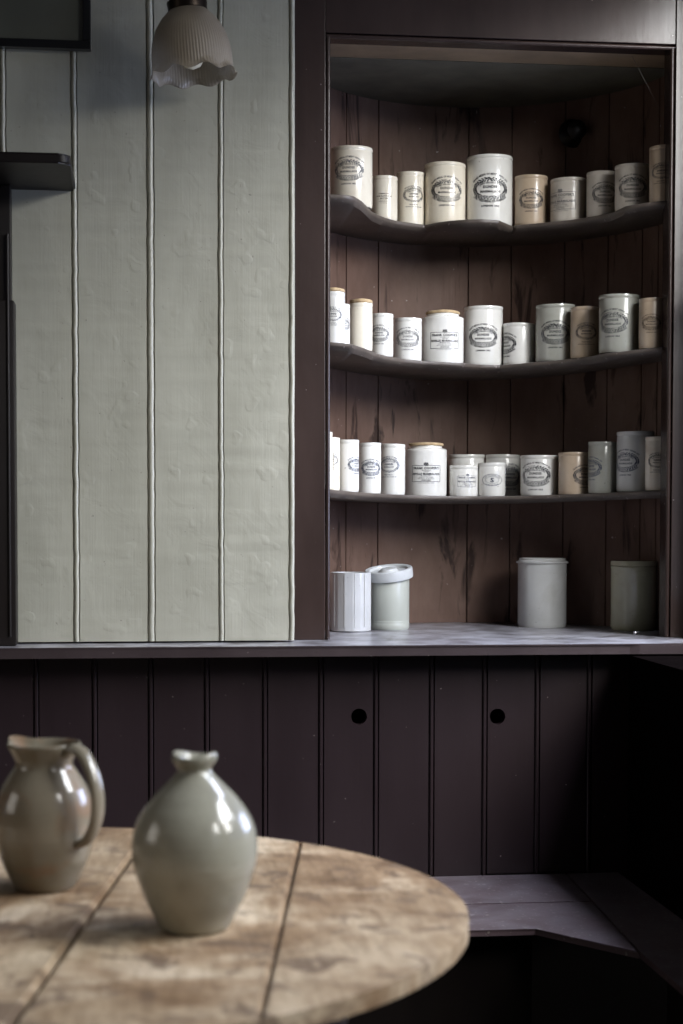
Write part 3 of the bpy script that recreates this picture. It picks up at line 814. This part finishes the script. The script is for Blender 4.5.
# ------------------------------------------------------------------ bench
p2 = onZ(537, 930, ZB); p3 = onZ(641, 952.3, ZB); p4 = onZ(683, 990, ZB)
sA = onZ(567, 874.5, ZB); yj = onZ(500, 903.5, ZB).y; yf = onZ(500, 929.5, ZB).y
be = thing('window_seat', (.4, 3.3, 0), 'dark purple-brown painted wooden bench seat wrapping the panelled corner', 'bench')
def seam(y):  # x on seam line at depth y
    t = (sA.y - y) / (sA.y - p3.y); return sA.x + (p3.x - sA.x) * t
g = .0012; T = .012; bm = bmesh.new()
prism([(XL + .01, yj + g), (seam(yj + g) - g, yj + g), (seam(YW - .001) - g, YW - .001), (XL + .01, YW - .001)][::1], ZB - T, ZB, bm, .0015)
prism([(XL + .01, yf), (p2.x, yf), (p3.x - g * 2, p3.y + .001), (seam(yj - g) - g, yj - g), (XL + .01, yj - g)], ZB - T, ZB, bm, .0015)
prism([(p3.x, p3.y), (p3.x, .4), (XKN + .002, .4), (XKN + .002, YW - .001), (seam(YW - .001) + g, YW - .001)], ZB - T, ZB, bm, .0015)
wobj('seat', bm, M['bench'], be)
d = .07
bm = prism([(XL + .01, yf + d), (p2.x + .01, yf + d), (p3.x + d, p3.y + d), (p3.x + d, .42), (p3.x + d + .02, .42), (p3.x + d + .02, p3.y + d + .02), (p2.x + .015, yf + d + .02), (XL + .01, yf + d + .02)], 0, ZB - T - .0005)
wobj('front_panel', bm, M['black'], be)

# ------------------------------------------------------------------ table
HT = .42; ZT = CAMZ - HT
pts = [(129, 827.5), (258, 837), (296, 842), (334, 848), (372, 856), (410, 867.6), (437, 881), (456, 896), (469, 919), (465.5, 938), (445, 957), (422, 966.6), (353, 995), (277, 1016)]
Q = [onZ(a, b, ZT) for a, b in pts]
def fit_circle(Q):
    # normal equations 3x3
    S = [[0.0] * 4 for _ in range(3)]
    for q in Q:
        row = (2 * q.x, 2 * q.y, 1, q.x * q.x + q.y * q.y)
        for i in range(3):
            for j in range(4): S[i][j] += row[i] * row[j]
    m = Matrix([r[:3] for r in S]); v = m.inverted() @ Vector([r[3] for r in S])
    return v.x, v.y, math.sqrt(v.z + v.x ** 2 + v.y ** 2)
tx, ty, tr = fit_circle(Q); print('table', tx, ty, tr)
tb = thing('round_table', (tx, ty, 0), 'round table with worn scrubbed plank top in the foreground', 'table')
# seams
sL = (onZ(130, 860, ZT), onZ(12, 1019, ZT)); sR = (onZ(298, 843, ZT), onZ(262, 1022, ZT))
dirv = ((sR[0] - sR[1]).normalized() + (sL[0] - sL[1]).normalized()).normalized(); dirv.z = 0; nv = Vector((dirv.y, -dirv.x, 0))
def off(p): return (p - Vector((tx, ty, p.z))).dot(nv)
o1, o2 = (off(sL[0]) + off(sL[1])) / 2, (off(sR[0]) + off(sR[1])) / 2
print('table seams', o1, o2)
w_ = o2 - o1
cuts = [-tr - .01, o1 - w_ * 1.02, o1, o2, tr + .01]
cuts = sorted(c for c in cuts if -tr - .02 < c < tr + .02)
bm = bmesh.new(); TH = .017
for i, (a, b) in enumerate(zip(cuts, cuts[1:])):
    ga = .0028 if i else 0; gb = .0028 if i < len(cuts) - 2 else 0
    if abs(a - o2) < 1e-6: ga = .0008
    if abs(b - o2) < 1e-6: gb = .0008
    a += ga; b -= gb
    def chord(s_): return math.sqrt(max(0, tr * tr - s_ * s_))
    aa, bb = max(a, -tr), min(b, tr); poly = []
    n = 48
    up = [(aa + (bb - aa) * (1 - math.cos(PI * k / n)) / 2) for k in range(n + 1)]
    poly = [(s_, chord(s_)) for s_ in up] + [(s_, -chord(s_)) for s_ in up[::-1]]
    pl = []
    for s_, t_ in poly:
        s_ += 0; e_ = 1 + .0015 * mn.noise(Vector((s_ * 14, t_ * 14, 0)))
        q = nv * s_ * e_ + dirv * t_ * e_
        if not pl or (Vector(pl[-1]) - Vector((q.x, q.y))).length > 1e-5: pl.append((q.x, q.y))
    if (Vector(pl[0]) - Vector(pl[-1])).length < 1e-5: pl.pop()
    prism(pl, ZT - TH, ZT, bm, .0035)
obj('tabletop', bm, M['table'], tb, smooth=True)
bm = bmesh.new()
R = tr * .74
ring = [(R * math.cos(2 * PI * k / 48), R * math.sin(2 * PI * k / 48)) for k in range(48)]
lathe([(R, ZT - TH - .001), (R, ZT - TH - .1), (R - .02, ZT - TH - .1), (R - .02, ZT - TH - .001), (R, ZT - TH - .001)], 64, bm=bm)
obj('apron', bm, M['tableleg'], tb, smooth=True)
for k in range(4):
    a = PI / 4 + k * PI / 2 + .1; x, y = (R - .035) * math.cos(a), (R - .035) * math.sin(a)
    lg = obj('leg', lathe([(0, 0), (.018, 0), (.022, .03), (.019, .06), (.024, .25), (.030, .5), (.022, .56), (.032, .6), (.032, ZT - TH - .002), (0, ZT - TH - .002)], 32), M['tableleg'], tb, smooth=True, loc=(x, y, 0))

# ------------------------------------------------------------------ vase and jug
vc = onZ(195, 929, ZT)
K = vc.y / .993 / 1.763 * .99
prof = [(0, 0), (.033, .0), (.0355, .003), (.0415, .0145), (.0515, .036), (.0600, .060), (.0640, .084), (.0600, .110), (.0465, .134), (.0300, .152), (.0195, .163), (.0172, .168), (.0190, .172), (.0222, .176), (.0230, .181), (.0212, .184), (.0165, .1825), (.0125, .176), (.0120, .168), (.018, .155), (.05, .11), (.055, .085), (.04, .03), (0, .008)]
sp = [tuple(p) for p in spline([(a, b, 0) for a, b in prof[2:20]], 4)]
pr = [(0, 0), (.033 * K, 0)] + [(a * K * 1.03, b * K) for a, b, _ in sp] + [(.05 * K, .11 * K), (.04 * K, .03 * K), (0, .008)]
def wonk(a, r, z, j):
    k = max(0, (z - .165) / .02)
    return r * (1 + .006 * math.sin(2 * a) + .0035 * math.sin(z * 900) * (z < .15)) , z + k * .003 * math.cos(a * 2 + .8)
o = obj('bottle_vase', lathe(pr, 96, wonk), M['vase'], None, smooth=True, loc=(vc.x, vc.y, ZT + .0004), angle=math.radians(80))
tag(o, 'grey-green bulbous stoneware bottle vase with narrow neck on the round table', 'vase')
jc = onZ(45, 888, ZT); K = jc.y / .993 / 1.97 * .985
prof = [(.034, .001), (.036, .004), (.0400, .012), (.0485, .030), (.0550, .052), (.0572, .076), (.0560, .096), (.0500, .116), (.0410, .131), (.0338, .142), (.0335, .149), (.0375, .157), (.0420, .165), (.0425, .1685), (.0400, .169), (.0350, .160), (.0305, .149), (.031, .142), (.038, .130), (.047, .115), (.052, .09), (.045, .03)]
sp = spline([(a * K, b * K, 0) for a, b in prof], 4)
pr = [(0, 0), (.033 * K, 0)] + [(p[0], p[1]) for p in sp] + [(0, .012)]
ha = math.radians(-43)          # handle azimuth
sa = ha + PI
def spout(a, r, z, j):
    w = max(0, 1 - abs((a - sa + PI) % (2 * PI) - PI) / .5); k = max(0, min(1, (z / K - .142) / .026)); k = k * k
    w = w * w * (3 - 2 * w)
    return r * (1 + .30 * w * k) * (1 + .003 * math.sin(z * 800)), z + .004 * w * k
jg = thing('pottery_jug', (jc.x, jc.y, ZT + .0004), 'grey-brown glazed stoneware jug with loop handle at left of round table', 'jug')
obj('body', lathe(pr, 96, spout), M['jug'], jg, smooth=True, angle=math.radians(80))
hp = [(.036, .160), (.050, .166), (.066, .158), (.080, .136), (.086, .108), (.081, .082), (.068, .063), (.052, .056)]
H = [Vector((math.cos(ha) * a * K, math.sin(ha) * a * K, b * K)) for a, b in hp]
obj('handle', tube(spline(H, 6), lambda t: .0105 - .002 * t, 16, flat=.6, side=(-math.sin(ha), math.cos(ha), 0)), M['jug'], jg, smooth=True)

# ------------------------------------------------------------------ left furniture: mantel shelf, frame, lamp
zu = wz(40, 190, YB); yfr = YB - .27
x1b = wx(72, YB, 190); 
ms = thing('mantel_shelf', (x1b - .3, YB, 0), 'dark brown shelf end on a dark upright at left edge of the white boards', 'shelf')
zf0 = onY(40, 163, yfr).z; zf1 = onY(40, 152.5, yfr).z; x1f = wx(70, yfr, 165)
x0m = wx(-150, YB, 190)
bm = bmesh.new()
rc = .022
# plan-view rounded front corner, board with rounded nose
plan = [(x0m, YB - .001), (x0m, yfr)] + [(x1f - rc + rc * math.sin(a), yfr + rc - rc * math.cos(a)) for a in [PI / 2 * k / 8 for k in range(9)]] + [(x1f, YB - .001)]
prism(plan, zf0, zf1, bm); 
es = [e for e in bm.edges if len(e.link_faces) == 2 and abs(e.verts[0].co.z - e.verts[1].co.z) < 1e-6 and min(v.co.y for v in e.verts) < YB - .01]
bmesh.ops.bevel(bm, geom=es, offset=.004, segments=3, affect='EDGES')
wobj('shelf_board', bm, M['black'], ms, smooth=True)
xu = wx(15, YB - .06, 450); xu2 = wx(10, YB - .06, 250)
bm = nbox(x0m + .02, xu, YB - .06, YB - .001, ZS + .0005, wz(10, 300, YB - .06), bev=.004)
box(bm, x0m + .02, xu2, YB - .055, YB - .001, wz(10, 300, YB - .06) - .002, zf0 - .0005, bev=.002)
for k in range(1, 2): tube([(xu - .012 * k, YB - .0605, ZS + .02), (xu - .012 * k, YB - .0605, zf0 - .1)], .003, 8, bm)
wobj('upright', bm, M['black'], ms, smooth=True)
pf = onY(91, 49, YB - .028)
pe = thing('picture_frame', (pf.x - .2, YB, pf.z), 'thin black picture frame hung at top left of the white boards', 'picture')
bm = bmesh.new(); w = .017; x1 = pf.x; x0 = x1 - .42; z0 = pf.z; z1 = z0 + .32
for a in ((x0, x1, z0, z0 + w), (x0, x1, z1 - w, z1), (x0, x0 + w, z0 + w, z1 - w), (x1 - w, x1, z0 + w, z1 - w)): box(bm, a[0], a[1], YB - .028, YB - .006, a[2], a[3], bev=.002)
wobj('frame', bm, M['picblack'], pe)
wobj('picture_panel', nbox(x0 + w - .002, x1 - w + .002, YB - .016, YB - .010, z0 + w - .002, z1 - w + .002), M['picture'], pe)

yl = YB - .16; lc = onY(193.5, 76, yl); sc = yl / .993 / F     # metres per px there
lp = thing('wall_lamp', (lc.x, YB, lc.z + .3), 'wall lamp with ribbed frosted glass bell shade hanging against the white boards', 'lamp')
ang = Matrix.Rotation(math.radians(-5), 4, 'Y')
base = Matrix.Translation((0, -.16, -.3)) @ ang
prof = [(42.5, 0), (40.5, 3), (39.5, 7), (39.3, 14), (38.6, 24), (36.5, 34), (32.5, 44), (26.5, 53), (19.5, 60), (15.5, 64), (14.5, 67), (14.5, 71)]
sp = spline([(a * sc, b * sc * 1.03, 0) for a, b in prof], 4)
th = .0022
outp = [(p[0], p[1]) for p in sp]; inp = [(p[0] - th, p[1] + .0005) for p in sp[::-1]]
def rib(a, r, z, j):
    rim = max(0, 1 - z / .018)
    s_ = math.sin(a * 9); rr = r * (1 + .006 * math.cos(a * 81)) + .003 * rim * s_
    return rr, z + .0042 * rim * math.sin(a * 9 + 1.0)
bm = lathe(outp + inp + [outp[0]], 324, rib)
bmesh.ops.remove_doubles(bm, verts=bm.verts, dist=1e-6)
sh_ = obj('lamp_shade', bm, M['shade'], lp, smooth=True, angle=math.radians(80)); sh_.matrix_local = base
top = 69 * sc
bm = lathe([(0, top - .004), (.034, top - .014), (.0385, top - .012), (.040, top + .004), (.026, top + .014), (.016, top + .020), (.014, top + .05), (.0, top + .052)], 40)
gl = obj('shade_holder', bm, M['brass'], lp, smooth=True); gl.matrix_local = base
bm = lathe([(0, .012), (.016, .018), (.027, .034), (.029, .050), (.022, .072), (.013, .088), (.013, top - .006), (0, top - .005)], 32)
bl = obj('bulb', bm, M['bulb'], lp, smooth=True); bl.matrix_local = base
pt = base @ Vector((0, 0, top + .05))
H = [pt, pt + Vector((-.003, 0, .03)), (pt.x, -.14, .0), (pt.x, -.09, .05), (pt.x, -.03, .04), (pt.x, -.004, .04)]
obj('arm', tube(spline([tuple(p) for p in H], 6), .007, 12), M['brass'], lp, smooth=True)
bm = lathe([(0, 0), (.04, 0), (.04, .006), (.03, .012), (.014, .018), (0, .019)], 40)
bmesh.ops.rotate(bm, verts=bm.verts, matrix=Matrix.Rotation(PI / 2, 3, 'X'))
obj('wall_plate', bm, M['brass'], lp, smooth=True, loc=(pt.x, 0, .04))

# ------------------------------------------------------------------ light
def area(name, loc, target, sx, sy, e, col):
    l = bpy.data.lights.new(name, 'AREA'); l.shape = 'RECTANGLE'; l.size = sx; l.size_y = sy; l.energy = e; l.color = col
    o = bpy.data.objects.new(name, l); C.objects.link(o); o.location = loc
    o.rotation_euler = (Vector(target) - Vector(loc)).to_track_quat('-Z', 'Y').to_euler(); return o
area('window_daylight', (XR + 1.5, .45, 2.95), (.8, 3.7, 1.35), 2.2, 1.2, 195, (1.0, .98, .95))
area('window_daylight', (XR + 1.6, 1.75, 3.45), (.85, 3.8, 1.6), 1.8, 1.2, 215, (.93, .96, 1.0))
area('window_daylight', (XR + .9, 3.0, 1.4), (XR - 1, 3.2, 1.2), 1.2, .8, 44, (.58, .68, 1.0))
area('window_daylight', (XR + .6, 2.6, 3.3), (XR - .4, 2.8, .6), 2.0, .7, 190, (.74, .79, 1.0))
area('side_window_daylight', (XL - .6, 1.7, 1.8), (XL + 1.2, 1.7, 1.1), 1.2, 1.4, 13, (1.0, .90, .76))
w = bpy.data.worlds.new('sky'); bpy.context.scene.world = w; w.use_nodes = True
w.node_tree.nodes['Background'].inputs[0].default_value = (.62, .76, 1, 1); w.node_tree.nodes['Background'].inputs[1].default_value = .5

# ------------------------------------------------------------------ camera
cd = bpy.data.cameras.new('camera'); co = bpy.data.objects.new('camera', cd); C.objects.link(co)
co.matrix_world = Matrix.Translation(CAM) @ RM.to_4x4()
cd.sensor_fit = 'VERTICAL'; cd.sensor_height = 36; cd.lens = F / 1024 * 36
cd.shift_y = (PY0 - 512) / 1024; cd.clip_start = .05
cd.dof.use_dof = True; cd.dof.focus_distance = 3.75; cd.dof.aperture_fstop = 5.2
s = bpy.context.scene; s.camera = co
s.view_settings.view_transform = 'Standard'; s.view_settings.look = 'None'; s.view_settings.gamma = 1; s.view_settings.exposure = .12
s.view_settings.use_curve_mapping = False
s.cycles.use_denoising = True; s.cycles.max_bounces = 8; s.cycles.diffuse_bounces = 5; s.cycles.transparent_max_bounces = 12; s.cycles.caustics_reflective = False; s.cycles.caustics_refractive = False
s.cycles.sample_clamp_indirect = 4
# overlap check print
for i, a in enumerate(placed):
    for b in placed[i + 1:]:
        if abs(a[4] - b[4]) < .05:
            dd = math.hypot(a[1] - b[1], a[2] - b[2]) - a[3] - b[3]
            if dd < -.0002: print('OVERLAP %.4f' % dd, '|', a[0][:40], '|', b[0][:40])
    x, y, r = a[1:4]; q = math.hypot((x - CX) / (EA - r), (y - YS - .02) / (EB - r))
    if q > 1: print('BACK', round(q, 3), a[0][:50])
